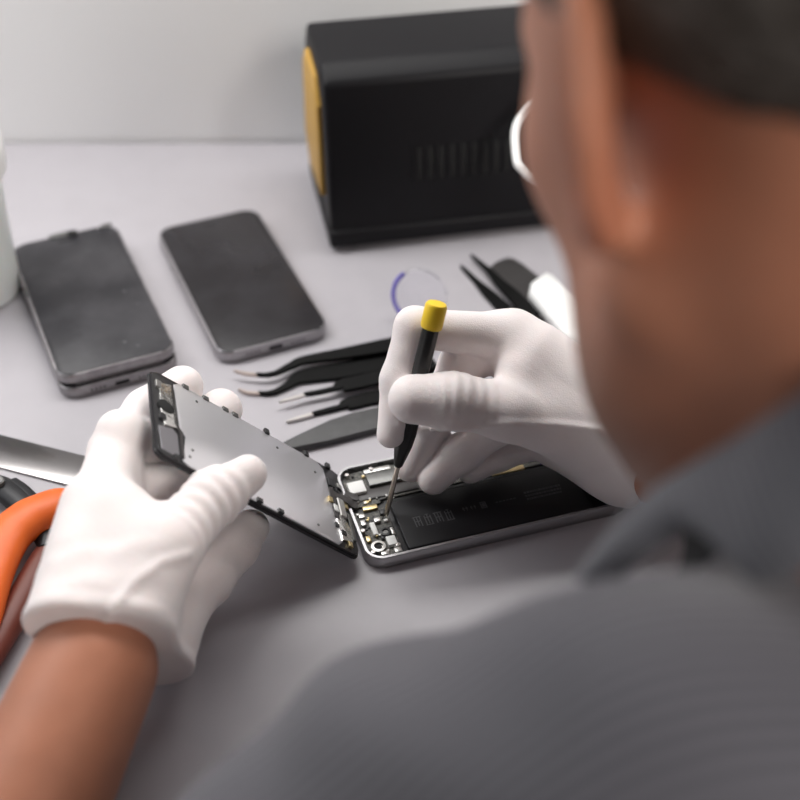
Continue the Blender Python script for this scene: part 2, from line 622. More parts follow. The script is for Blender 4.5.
# tweezers at the back, beyond the right glove
tw = thing('tweezers', P(495, 290, 0), 'black tweezers with open pointed tips beyond the right glove, beside a dark grey spatula', 'tweezers', None)
arm('arm', tw, [XY(461, 264), XY(476, 279), XY(488, 291), XY(505, 307), XY(525, 323)], [.6, 1.8, 3.4, 4.4, 5], 2.2, M['tweezer'], .3)
arm('arm', tw, [XY(471, 257), XY(488, 272), XY(500, 285), XY(516, 300), XY(532, 318)], [.6, 1.8, 3.2, 4.4, 5], 2.2, M['tweezer'], 3.2)
emit('weld_joint', new(add_box, -6, 6, -5, 5, .3, 5.4, rot_frame((*XY(531, 322), 0), -.8), .5), M['tweezer'], tw)
# broad flat spatula lying alongside them
sp = thing('flat_spatula', P(530, 288, 0), 'broad dark grey spatula with a white handle, lying beside the open tweezers', 'spatula')
hd = [XY(489, 273), XY(488, 268), XY(496, 261.5), XY(507, 257), XY(514, 258), XY(523, 264), XY(545, 282), XY(552, 290), XY(530, 306), XY(520, 302), XY(508, 290)]
emit('blade', new(add_prism, [tuple(a) for a in hd], .2, 3.0, None, .8, 2), mat('coated_blade', (.085, .08, .08), .3, .4), sp)
hn = [XY(528, 300), XY(530, 290), XY(545, 280), XY(553, 283), XY(580, 312), XY(612, 350), XY(600, 362), XY(566, 345)]
emit('handle', new(add_prism, [tuple(a) for a in hn], .3, 11.0, None, 4.5, 4), M['cap'], sp)

# clear loupe lens standing on its rim, leaning
lc = P(420, 296, 17)
ln = unit(V(-.25, -.9, .35))
lf = axis_frame(lc, ln)
lz = thing('magnifier_lens', (lc[0], lc[1], 0), 'small clear round lens with a violet rim standing behind the right glove', 'lens')
emit('lens_disc', new(add_lathe, [(4, -1.8), (9, -1.5), (15.5, -.6), (15.5, .6), (9, 1.5), (4, 1.8)], lf, 40), M['lens'], lz)
tor = [Vector(lf @ Vector((16.2 * math.cos(a), 16.2 * math.sin(a), 0))) for a in np.linspace(0, 2 * math.pi, 49)]
emit('rim', new(add_tube, [V(*t) for t in tor], .7, 8), M['lens'], lz)
vio = [V(*t) for t in tor if t[0] < lc[0] - 9.5]
vio.sort(key=lambda t: t[2])
emit('rim_tint', new(add_tube, vio, 1.5, 8), M['violet'], lz, label='violet tinted edge')

# ================================================================== left edge: bottle, ruler, pliers
bt = P(-19, 292, 0)
bo = thing('dispenser_bottle', bt, 'pale milky plastic bottle with a white cap behind the stacked phones', 'bottle')
emit('body', new(add_lathe, [(20, 0), (23.5, 1.5), (25, 6), (25, 30), (26, 60), (27, 74), (22, 82), (19, 84)], Matrix.Translation(bt), 40), M['bottle'], bo)
emit('cap', new(add_lathe, [(24, 83), (31, 84), (32, 87), (32, 112), (30, 115), (6, 116), (5, 122)], Matrix.Translation(bt), 40), M['cap'], bo)

rl = [P(-60, 420.5, .5)[:2], P(206, 487, .5)[:2]]
ex = unit(rl[1] - rl[0])
ey = V(-ex[1], ex[0])
Lr = np.linalg.norm(rl[1] - rl[0])
fr = frame_of((*((rl[0] + rl[1]) / 2), 0), (*ex, 0), (*ey, 0), (0, 0, 1))
ru = thing('steel_rule', (*((rl[0] + rl[1]) / 2), 0), 'polished steel strip rule lying on the desk behind the orange pliers', 'ruler')
emit('blade', new(add_box, -Lr / 2, Lr / 2, -22, 0, .1, 1.3, fr, .25), M['ruler'], ru)
pl = thing('pliers', P(30, 560, 0), 'orange-handled pliers lying at the left beside the left glove', 'pliers')
up = [(72, 503, 13), (60, 503.5, 13), (42, 512, 13), (24, 522, 13), (6, 540, 13), (-9, 576, 13), (-19, 618, 13), (-30, 660, 12)]
pp = [P(*a) for a in up]
b = bmesh.new()
add_tube(b, pp, [6.5, 9.2, 11.0, 11.6, 11.4, 10.6, 9.6, 7.4], 16, 8, flat=((0, 0, 1), .72))
emit('grip', b, M['orange'], pl)
lo_ = [(50, 540, 6), (40, 562, 6), (24, 594, 6), (4, 632, 6), (-22, 682, 6)]
b = bmesh.new()
add_tube(b, [P(*a) for a in lo_], [4, 6, 7, 7, 5], 16, 8, flat=((0, 0, 1), .8))
emit('grip', b, mat('shaded_orange_grip', (.16, .035, .02), .45), pl, label='second grip with its shade painted in dark red-brown')  # the other orange grip, its shade put into the dark red colour
b = bmesh.new()
add_tube(b, [P(12, 482, 10), P(22, 492, 10), P(34, 505, 10)], [3.2, 4.6, 5.0], 12, 6, flat=((0, 0, 1), .7))
emit('jaw', b, M['plier_black'], pl)
b = bmesh.new()
add_tube(b, [P(-30, 470, 8), P(-12, 480, 8), P(8, 492, 9), P(30, 512, 9), P(44, 536, 8), P(47, 548, 8)], [3, 5, 7, 7, 5.5, 4.5], 12, 6, flat=((0, 0, 1), .7))
emit('jaw', b, M['plier_black'], pl)
emit('pivot_pin', new(add_lathe, [(3.2, 6), (3.2, 15.4), (2.4, 16)], Matrix.Translation(P(4, 502, 0)), 20), M['shield'], pl)

# ================================================================== the opened phone
CH = V(41.2, 481.6, 0)
CA = .30
fc = rot_frame(CH, CA)


def chp(a, b_, z):
    return np.array(fc @ Vector((a, b_, z)))


op = thing('opened_phone', CH, 'opened phone body with bare battery and circuit board, under the right glove', 'phone', None)
W2, L2 = 67.1, 138.3
b = bmesh.new()
add_prism(b, rrect(L2, W2, 9, 8), 0, 2.4, fc, 1.6, 3)
emit('back_shell', b, M['case'], op)
b = bmesh.new()                                       # the raised rim, a ring
outer = rrect(L2, W2, 9, 8)
inner = rrect(L2 - 3.6, W2 - 3.6, 7.4, 8)
for z0, z1 in ((2.0, 7.0),):
    vo = [[b.verts.new((x, y, z)) for x, y in outer] for z in (z0, z1 - .8)]
    vo.append([b.verts.new((x * .993, y * .987, z1)) for x, y in outer])
    vi = [[b.verts.new((x, y, z)) for x, y in inner] for z in (z1, z0)]
    loops = vo + vi
    for A, B in zip(loops, loops[1:] + loops[:1]):
        for i in range(len(A)):
            j = (i + 1) % len(A)
            b.faces.new((A[i], A[j], B[j], B[i]))
bmesh.ops.transform(b, matrix=fc, verts=b.verts)
emit('rim', b, M['case'], op, label='silver rim')
emit('inner_tray', new(add_prism, rrect(L2 - 4, W2 - 4, 7, 6), 2.2, 3.2, fc), M['bezel'], op)
# battery
bat = emit('battery', new(add_prism, rrect(97, 33, 1.6, 4, .5, -14.2), 3.1, 6.5, fc, .7, 3), M['battery'], op)
emit('battery_edge_tape', new(add_box, -47, 48, 2.6, 4.6, 3.2, 5.4, fc, .2), M['black2'], bat)


def strokes(name, rects, parent, z=6.48):
    bm = bmesh.new()
    for (x0, x1, y0, y1) in rects:
        add_box(bm, x0, x1, y0, y1, z, z + .07, fc)
    return emit(name, bm, M['print'], parent, smooth=False)


big = []
x = -40.0
for glyph in range(4):                                 # four tall characters, mostly upright strokes, as the blurred print shows
    g = [(0, .5, -4, 2.5), (1.5, 2.0, -3.4, 3), (3.0, 3.5, -4, 2.2)]
    if glyph % 2 == 0:
        g += [(-.4, 3.9, 2.4, 2.9), (.4, 3.2, -.6, -.15)]
    else:
        g += [(-.2, 3.8, -4.2, -3.75), (.2, 3.4, .8, 1.25), (.9, 2.6, 2.9, 3.3)]
    for (x0, x1, y0, y1) in g:
        big.append((x + x0, x + x1, -14 + y0, -14 + y1))
    x += 5.4
strokes('printed_characters', big, bat)
sm = []
for x in (-14.5, -12.8, -10.4, -8.6):
    sm += [(x, x + 1.1, -13.2, -12.6), (x + .35, x + .75, -14.4, -11.9)]
sm += [(-5, -1.9, -15.4, -14.8), (-5, -1.9, -11.6, -11), (-5, -4.4, -15.4, -11), (-2.5, -1.9, -15.4, -11), (-4.2, -2.6, -14.4, -12)]
for x in np.arange(3, 14, 1.9):
    sm += [(x, x + 1.2, -13.7, -13.1)]
for row in range(3):
    x = 19.0
    while x < 38:
        w_ = random.choice([.5, .8, 1.1])
        sm.append((x, x + w_, -16.6 + row * 2.3, -15.3 + row * 2.3))
        x += w_ + .55
strokes('printed_lettering', sm, bat)

# logic board along the far long side and down the left end
board = emit('logic_board', new(add_prism, [(-66, 5.5), (-52, 5.5), (-50, 8), (52, 8), (60, 12), (60, 30.5), (-60, 30.5), (-66, 26)], 3.2, 4.3, fc, .1, 1), M['pcb'], op)
emit('connector_board', new(add_prism, [(-67, -22), (-60, -31), (-50.5, -31), (-50.5, 2.5), (-66.5, 2.5)], 3.2, 4.2, fc, .1, 1), M['pcb'], op)
for (x0, x1, y0, y1, z1, mk) in [(-54, -28, 17, 25.5, 6.4, 'shield'), (-26, 8, 16, 28, 6.2, 'shield'), (12, 46, 12, 28, 6.1, 'shield'), (-54, -40, 26.6, 29.6, 5.8, 'shield_l')]:
    s_ = emit('shield_can', new(add_box, x0, x1, y0, y1, 4.2, z1, fc, .4), M[mk], board)
emit('camera_module', new(add_box, -65, -56.5, 13.5, 21.8, 4, 6.9, fc, .5), M['white_pl'], op, label='pale square module at the corner')
emit('ribbon_cable', new(add_box, -64, -30, 9.2, 15.8, 4.3, 5.0, fc, .2), M['flex'], op)
emit('ribbon_cable', new(add_box, 8, 26, 5.2, 8.4, 5.6, 6.5, fc, .2), M['gold'], op, label='copper coloured ribbon beside the battery')
for (x, y, w_, h_, z1, mk) in [(-58, 2.8, 7.5, 3.0, 5.8, 'gold'), (-60.3, -12, 2.6, 8.5, 6.2, 'white_pl'), (-54.2, -22, 4.6, 6, 6.2, 'white_pl'), (-64.2, -6.5, 2.4, 4, 6.0, 'shield_l'),
                               (-63.5, -1.5, 3, 3, 5.7, 'shield_l'), (-57, -6.5, 3.2, 3, 6.0, 'shield_l'), (-52.8, -1.5, 2.6, 3.4, 5.6, 'chip'), (-64.6, -17.5, 2.2, 4, 5.8, 'gold'),
                               (-53, -29, 3.6, 3.2, 6.3, 'shield_l'), (-59.5, -29, 4, 2.4, 6.0, 'shield_l'), (-57.4, -18.2, 2, 2.2, 5.6, 'chip'), (-51.8, -15.5, 1.6, 5, 5.5, 'shield_l')]:
    emit('connector', new(add_box, x - w_ / 2, x + w_ / 2, y - h_ / 2, y + h_ / 2, 4, z1, fc, .35), M[mk], op)
for (x, y, r0, mk) in [(-55.4, -15.6, 2.7, 'chip'), (-61.5, -24, 3.6, 'shield_l')]:
    b = bmesh.new()
    sx = 1.0
    add_lathe(b, [(r0, 4), (r0, 6.2), (r0 * .62, 6.3), (r0 * .58, 5.2)], fc @ Matrix.Translation((x, y, 0)), 24)
    emit('round_socket', b, M[mk], op)
    b = bmesh.new()
    add_lathe(b, [(r0 * .5, 5), (r0 * .5, 5.6)], fc @ Matrix.Translation((x, y, 0)), 16)
    emit('vibration_motor', b, M['black2'] if mk != 'chip' else M['shield'], op)
rng = random.Random(3)
for k in range(46):
    if k < 26:
        x, y = rng.uniform(-65, -45), rng.uniform(24, 30) if k < 10 else rng.uniform(6.5, 10)
    else:
        x, y = rng.uniform(-65.5, -51.5), rng.uniform(-28, 1.5)
    w_, h_ = rng.uniform(.8, 2.1), rng.uniform(.7, 1.6)
    emit('chip', new(add_box, x - w_ / 2, x + w_ / 2, y - h_ / 2, y + h_ / 2, 4.1, rng.uniform(4.7, 5.6), fc, .12, 1), M[rng.choice(['chip', 'chip', 'shield_l', 'gold', 'white_pl', 'shield'])], board)
for (x, y) in ((-65, -27), (-66, 6), (-50, 28.8), (-63, 28), (-52, -26), (62, -28), (64, -12), (64, 20), (-66, -12)):
    b = bmesh.new()
    add_lathe(b, [(1.3, 4), (1.3, 6.3), (.9, 6.6), (.35, 6.62), (.3, 6.2)], fc @ Matrix.Translation((x, y, 0)), 14)
    emit('screw', b, M['tip'], op)
emit('loudspeaker', new(add_prism, rrect(9, 30, 1.5, 4, 60.5, -12), 3.2, 5.9, fc, .5, 2), M['chip'], op)
for (x, y) in ((57.8, -24), (61, -21), (58.4, -17), (62.5, -25.8), (60.5, -14)):
    emit('chip', new(add_box, x - 1.1, x + 1.1, y - .9, y + .9, 5.4, 6.4, fc, .2), M[rng.choice(['shield', 'gold', 'shield'])], board)
for k in range(8):
    a_ = -60 + k * 16
    for sgn in (-1, 1):
        emit('rim_clip', new(add_box, a_ - 1.6, a_ + 1.6, sgn * 31.9 - .6, sgn * 31.9 + .6, 5.2, 6.7, fc, .2), M['chip'], op)

# ================================================================== the display, hinged up off its left end
BR, TR = P(361, 556, 8.5), P(337, 483, 8.5)
BL = P(157, 449, 90)
v2 = unit(BL - BR)
w_ = TR - BR
w_ = w_ - v2 * (w_ @ v2)
v1 = unit(w_)
DW, DL = 63.0, float(np.linalg.norm(BL - BR))
BR = BR + v1 * -1.5
nv = unit(np.cross(v1, v2)) * 1.0
if nv[2] < 0:
    nv = -nv


def Q(a, b_, o_=0.0):
    """display coordinates: a from the hinge end to the lifted end, b from near to far long edge, o_ above the silver back"""
    return BR + v2 * a + v1 * b_ + nv * o_


def on_plate(px, py, o_=0.0):
    r = ray(px, py)
    p0 = Q(0, 0, o_)
    t = ((p0 - CAM) @ nv) / (r @ nv)
    return CAM + r * t


def plate_ab(px, py):
    q = on_plate(px, py) - BR
    return float(q @ v2), float(q @ v1)


ex_, ey_, ez_ = v2, np.cross(nv, v2), nv
sgn = 1 if ey_ @ v1 > 0 else -1                        # right handed frame: local y = sgn * b
fd = frame_of(BR, v2, ey_, nv)


def D2(pts):
    return [(a, sgn * b_) for a, b_ in pts]


def dbox(bm, a0, a1, b0, b1, z0, z1, bev=.15):
    y0, y1 = sorted((sgn * b0, sgn * b1))
    add_box(bm, a0, a1, y0, y1, z0, z1, fd, bev, 1)


def rr_ab(a0, a1, b0, b1, r, n=5):
    return D2(rrect(a1 - a0, b1 - b0, r, n, (a0 + a1) / 2, (b0 + b1) / 2))


dsp = thing('display_assembly', Q(0, DW / 2), 'phone display with shiny silver back lifted by the left glove', 'phone display', None)
emit('front_glass', new(add_prism, rr_ab(0, DL, 0, DW, 4), -3.0, -1.4, fd, .5, 2), M['screen'], dsp)
emit('frame', new(add_prism, rr_ab(.6, DL - .6, .6, DW - .6, 5), -1.5, -.3, fd, .3, 2), M['bezel'], dsp)
emit('back_plate', new(add_prism, D2([(14, 1.4), (DL - 17, 1.2), (DL - 14, 3), (DL - 17, 22), (DL - 14, 26), (DL - 13, DW - 4), (DL - 16, DW - 1.2), (17, DW - 1.2), (13, DW - 5), (11, 5)]), -.4, .25, fd, .2, 2), M['plate'], dsp)
# lifted (home button) end
emit('shield_bracket', new(add_prism, D2([(DL - 12, 24), (DL - 5, 22), (DL - 3.5, 33), (DL - 4, DW - 10), (DL - 11, DW - 7), (DL - 12.5, 38)]), -.3, .9, fd, .3, 2), M['foil'], dsp, label='crumpled bright bracket')
emit('ribbon_cable', new(add_prism, D2([(DL - 14.5, 4), (DL - 13.2, 5), (DL - 13.2, 22), (DL - 10.5, 26), (DL - 10.5, DW - 8), (DL - 12, DW - 6), (DL - 12.2, 26.6), (DL - 15, 22.4)]), .2, .9, fd), M['flex'], dsp)
emit('bezel_panel', new(add_prism, D2([(DL - 12.4, 3), (DL - 3, 4), (DL - 2, 20), (DL - 10, 23), (DL - 12.4, 20)]), -.35, .05, fd, .1, 1), mat('grey_bezel_back', (.30, .29, .31), .32, .5), dsp)
emit('home_button', new(add_lathe, [(4.4, -.3), (4.4, 1.2), (3.4, 1.5)], fd @ Matrix.Translation((DL - 6.6, sgn * 36, 0)), 24), M['black2'], dsp)
emit('connector', new(dbox, DL - 6, DL - 2.4, 25, 29.5, -.3, 1.2), M['chip'], dsp)
emit('connector', new(dbox, DL - 5, DL - 2, DW - 14, DW - 9, -.3, 1.1), M['shield_l'], dsp)
# hinge end with earpiece, camera flex and connectors
emit('shield_bracket', new(add_prism, D2([(4, 8), (11, 6), (12, 24), (7, 26), (3.5, 18)]), -.3, .8, fd, .3, 2), M['foil'], dsp, label='crumpled bright bracket')
emit('earpiece_speaker', new(dbox, 4.5, 9, 24, 38, -.3, 1.6, .5), M['shield_l'], dsp)
emit('camera_ring', new(add_lathe, [(2.6, -.3), (2.6, 1.8), (1.6, 1.9), (1.5, .9)], fd @ Matrix.Translation((6.5, sgn * 44, 0)), 20), M['chip'], dsp)
emit('ribbon_cable', new(add_prism, D2([(10, 20), (13, 22), (12.6, 44), (9.5, 46)]), .1, .9, fd, .15, 1), M['flex'], dsp)
for (a0, a1, b0, b1, h_, mk) in [(1.2, 3.4, 10, 30, .9, 'shield'), (2.0, 5.0, 33, 39, 1.2, 'gold'), (9.8, 12.4, 26, 31, 1.4, 'white_pl'), (8, 12, 46, 52, 1.0, 'chip'), (3, 6, 47, 51, 1.1, 'shield_l'), (8, 11, 10, 13, 1.3, 'chip'), (5.2, 7.6, 3.4, 7, 1.1, 'gold'), (12, 14.6, 32, 36, 1.1, 'gold'), (12, 14, 14, 17, 1.1, 'chip')]:
    emit('connector', new(dbox, a0, a1, b0, b1, -.3, h_), M[mk], dsp)
for a_ in (22, 34, 60, 74, 88, DL - 22):
    pass
for px, py in ((176, 456), (207, 471), (258, 497), (279, 508)):
    a_, b_ = plate_ab(px, py)
    emit('edge_clip', new(dbox, a_ - 1.6, a_ + 1.6, 1.0, 3.4, -.3, 1.5), M['chip'], dsp)
for a_, px in ((None, 268), (None, 308), (None, 330)):
    aa = plate_ab(px, 443 + (px - 268) * .58)[0]
    emit('edge_clip', new(dbox, aa - 1.5, aa + 1.5, DW - 2.2, DW + 1.6, -.6, 1.3, .4), M['chip'], dsp)
for a_ in (DL - 20, DL - 32, DL - 44, DL - 50):
    emit('edge_clip', new(dbox, a_ - 1.8, a_ + 1.8, DW - 2.4, DW + .4, -.4, 1.0, .3), M['shield'], dsp)
for (a_, b_) in ((DL - 18, 8), (DL - 20, 14), (DL - 26, DW - 8), (20, DW - 12), (26, 8), (44, DW - 9)):
    emit('rivet', new(add_lathe, [(.8, .2), (.7, .55), (.3, .6)], fd @ Matrix.Translation((a_, sgn * b_, 0)), 10), M['shield'], dsp)
# flex cable from the display to the board
b = bmesh.new()
fa, fb = Q(6, 40, -3.2), chp(-64, 8, 5)
for k in range(2):
    pass
add_tube(b, [Q(10, 40, .6), Q(2, 39, 2.2), Q(-1.5, 38, 2.0), chp(-66.5, 12, 7.4), chp(-62, 11, 6.2)], 2.6, 10, 6, flat=(tuple(unit(nv + V(0, 0, 1))), .12))
emit('display_flex', b, M['flex'], dsp)

# ================================================================== screwdriver
tipp = P(386, 516, 5.6)
topp_ = P(437, 303, 113)
ax = topp_ - tipp
LS = float(np.linalg.norm(ax))
fdv = axis_frame(tipp, ax)
sd = thing('screwdriver', tipp, 'precision screwdriver with black handle and yellow swivel cap, held upright in the right glove', 'screwdriver')
emit('shaft', new(add_lathe, [(.5, 0), (1.15, 1.2), (1.25, 4), (1.25, LS * .3)], fdv, 16), M['shaft'], sd)
h0 = LS * .245
prof = [(1.6, h0), (2.3, h0 + 1), (4.6, h0 + 12), (5.2, h0 + 18), (5.2, h0 + 34), (4.4, h0 + 40), (4.1, h0 + 50), (4.1, LS - 13), (3.4, LS - 12.6)]
b = bmesh.new()
nn_ = 48
bb = bmesh.new()
add_lathe(bb, prof, None, nn_)
for v in bb.verts:                                     # fluted grip
    r = math.hypot(v.co.x, v.co.y)
    if r > 3.0:
        k = 1 - .045 * (math.cos(8 * math.atan2(v.co.y, v.co.x)) > .3)
        v.co.x *= k
        v.co.y *= k
merge(b, bb, fdv)
emit('handle', b, M['handle'], sd)
emit('cap', new(add_lathe, [(3.2, LS - 12.8), (5.0, LS - 12.4), (5.3, LS - 11), (5.3, LS - 1.5), (4.6, LS - .2), (2.5, LS + .2)], fdv, 24), M['yellow'], sd, label='yellow swivel cap')

# ================================================================== gloves
# right hand, pen grip -------------------------------------------------
Wr = P(632, 460, 34)
iM = P(507, 336, 80)
mM = V(56, 519, 74)
rM = V(66, 533, 58)
kM = V(78, 545, 42)
R_idx = [iM, P(415, 328, 91), P(399, 380, 71), P(391, 434, 50)]
R_mid = [mM, P(462, 364, 66), P(436, 415, 42), P(410, 466, 20)]
R_rng = [rM, P(497, 425, 44), P(463, 452, 29), P(434, 479, 17.5)]
R_pky = [kM, P(545, 440, 28), P(500, 455, 20), P(470, 470, 17)]
tC, tM_, tI, tT = P(585, 432, 46), P(508, 411, 64), P(452, 401, 72), P(413, 399, 74)


def f_right0(p):
    palm = rc(p, Wr + V(0, 8, 6), iM * .8 + Wr * .2, 23, 18)
    palm = smin(palm, rc(p, Wr + V(2, 12, -4), mM * .85 + Wr * .15 + V(0, -2, -2), 21, 15), 10)
    palm = smin(palm, rc(p, Wr + V(4, 16, -6), rM, 19, 12), 10)
    palm = smin(palm, rc(p, Wr + V(6, 20, -10), kM, 17, 11), 10)
    palm = smin(palm, rc(p, iM, mM, 12, 12), 8)
    palm = smin(palm, rc(p, P(560, 442, 30), P(622, 470, 24), 13, 16), 14)
    fing = [chain(p, R_idx, (11.2, 9.6, 8.8, 7.0)), chain(p, R_mid, (12, 11.0, 10.0, 8.0)),
            chain(p, R_rng, (11, 10.0, 9.4, 8.0)), chain(p, R_pky, (10, 8.5, 7.8, 7.0))]
    th = chain(p, [tC, tM_, tI, tT], (18, 13.6, 12.8, 11.8), 6)
    d = smin(palm, th, 12)
    # web between thumb and index
    d = smin(d, chain(p, [P(540, 390, 62), P(524, 372, 72)], (11, 9)), 12)
    for g, k in zip(fing, (7, 6, 6, 6)):
        d = smin(d, smin(palm, g, k), 1.6)
    # the cuff, flaring past the wrist
    cut = (p - (Wr + V(7, 2, -3))) @ np.asarray(unit(V(1, -.1, -.12)), np.float32)
    d = d - .55 * np.clip(1.5 - np.abs(cut + 3.5) / 2.4, 0, 1)
    return smax(d, cut, 2.0)


def person_origin():
    return V(220, 60, ZF)


man = thing('person', person_origin(), 'man in a grey striped shirt and white gloves bending over the desk', 'person')

tipL = on_plate(248, 474, 10.2)
L_thumb = [P(128, 612, 56), P(166, 548, 66), P(213, 497, 66), tipL]


iT = on_plate(182, 387, -9.5)
mT = on_plate(221, 410, -9.5)
wR, wU = P(70, 652, 56), P(150, 668, 24)
LiM = P(100, 512, 68)
LmM = LiM + V(4, 2, -18)
LrM = LiM + V(10, 0, -34)
LkM = LiM + V(18, -4, -48)
L_idx = [LiM, P(114, 452, 68), P(146, 411, 60), iT]
L_mid = [LmM, Q(DL + 2, 34, -22), Q(DL - 22, 42, -22), mT]
L_rng = [LrM, Q(DL - 12, 20, -36), Q(DL - 36, 26, -24), Q(DL - 44, 36, -14.5)]
L_pky = [LkM, P(208, 578, 20), P(236, 546, 20), P(251, 528, 22)]


def f_left0(p):
    palm = rc(p, wR, LiM, 21, 17)
    palm = smin(palm, rc(p, wR * .6 + wU * .4, LmM, 20, 15), 10)
    palm = smin(palm, rc(p, wR * .3 + wU * .7, LrM, 19, 14), 10)
    palm = smin(palm, rc(p, wU, LkM, 17, 13), 10)
    palm = smin(palm, rc(p, P(165, 625, 26), P(196, 585, 20), 15, 12), 12)
    fing = [chain(p, L_idx, (14, 11.4, 10.4, 10.6)), chain(p, L_mid, (13, 10.5, 10, 10.8)),
            chain(p, L_rng, (13, 10.5, 9.6, 9)), chain(p, L_pky, (13, 11.5, 10.5, 9))]
    th = chain(p, L_thumb, (21, 14.5, 11.8, 8.6), 6)
    d = smin(palm, th, 14)
    d = smin(d, rc(p, P(140, 560, 66), P(118, 515, 72), 13, 12), 14)
    for g in fing:
        d = smin(d, smin(palm, g, 7), 1.6)
    cut = (p - cutL) @ SLn
    d = d - .6 * np.clip(1.5 - np.abs(cut + 3.5) / 2.4, 0, 1)
    return smax(d, cut, 2.0)


fore = unit(V(-60, -205, -60))
cutL = P(64, 625, 62).astype(np.float32)
SLn = np.asarray(unit(V(.0, -1, -.20)), np.float32)


def seam_pts(f, pix, d0=420):
    pts = []
    for a, b_ in zip(pix, pix[1:]):
        n_ = max(2, int(math.hypot(b_[0] - a[0], b_[1] - a[1]) / 7))
        for k in range(n_):
            t = k / n_
            q = trace(f, a[0] + (b_[0] - a[0]) * t, a[1] + (b_[1] - a[1]) * t, d0, out=-.5)
            if q is not None:
                pts.append(q)
    return pts


SEAM_L = seam_pts(f_left0, [(104, 624), (116, 604), (135, 582), (160, 563), (196, 552)])
SEAM_R = seam_pts(f_right0, [(400, 424), (432, 429), (470, 426), (510, 423), (560, 425), (600, 430), (640, 436)])


def f_left(p):
    return smin(f_left0(p), chain(p, SEAM_L, [1.5] * len(SEAM_L), 1), 2.6)


def f_right(p):
    return smin(f_right0(p), chain(p, SEAM_R, [1.25] * len(SEAM_R), 1), 2.4)


def wrinkle_line(a, b_, amp, wl, rad, ph=0.0):
    a, b_ = np.asarray(a, float), np.asarray(b_, float)
    ba = b_ - a
    L_ = np.linalg.norm(ba)

    def f(p):
        t = ((p - a) @ ba) / L_
        dd = np.linalg.norm(p - a - np.clip(t / L_, 0, 1)[:, None] * ba, axis=1)
        m = np.clip((t + 2) / 6, 0, 1) * np.clip((L_ + 2 - t) / 6, 0, 1) * np.clip(1.6 - dd / rad, 0, 1)
        return amp * m * np.sin(2 * np.pi * t / wl + .5 * np.sin(p[:, 0] * .3 + p[:, 2] * .22) + ph)
    return f


def knit(p):
    return .04 * np.sin(p[:, 0] * 1.1 + p[:, 1] * .6) * np.sin(p[:, 2] * .9 + p[:, 1] * .7) + .35 * np.sin(p[:, 0] * .13 + 1) * np.sin(p[:, 1] * .17) * np.sin(p[:, 2] * .15 + 2)


wr1 = wrinkle_line(P(178, 530, 74), P(232, 484, 66), .75, 7.0, 13)
wr2 = wrinkle_line(P(110, 630, 62), P(100, 540, 78), .3, 14, 24)
gl = surface('glove', f_left, (-190, 310, -3), (-30, 540, 130), 1.15, M['glove'], man, 'white cotton glove holding the phone display',
             disp=lambda p: knit(p) + wr1(p) + wr2(p))
wr3 = wrinkle_line(P(440, 392, 82), P(500, 400, 76), .28, 6.0, 12)
wr4 = wrinkle_line(P(640, 440, 50), P(600, 420, 56), .25, 11, 22)
gr = surface('glove', f_right, (-25, 430, 4), (140, 580, 122), 1.15, M['glove'], man, 'white cotton glove gripping the screwdriver',
             disp=lambda p: knit(p) + wr3(p) + wr4(p))


# ================================================================== the man
Hc = V(110.5, 322, 322)
hf = unit(V(-.30, .81, -.48))
hl = unit(V(-.93, -.36, 0.09))
hl = unit(hl - hf * (hl @ hf))
hu = np.cross(hf, hl)
if hu[2] < 0:
    hu = -hu
HA = np.stack([hf, hl, hu])                            # rows: forward, left, up


def HP(f_, l_, u_):
    return Hc + hf * f_ + hl * l_ + hu * u_


earA_out = unit(hl * .86 - hf * .5)
Nb, C7 = HP(-28, 0, -52), V(176, 236, 205)
Sl, Sr = V(8, 214, 118), V(360, 165, 170)
El, Er = V(-192, 128, -12), V(360, 350, 42)
WLp = (wR + wU) / 2 + fore * 6
WRp = Wr + V(10, 0, 0)
hip = V(220, 40, -250)


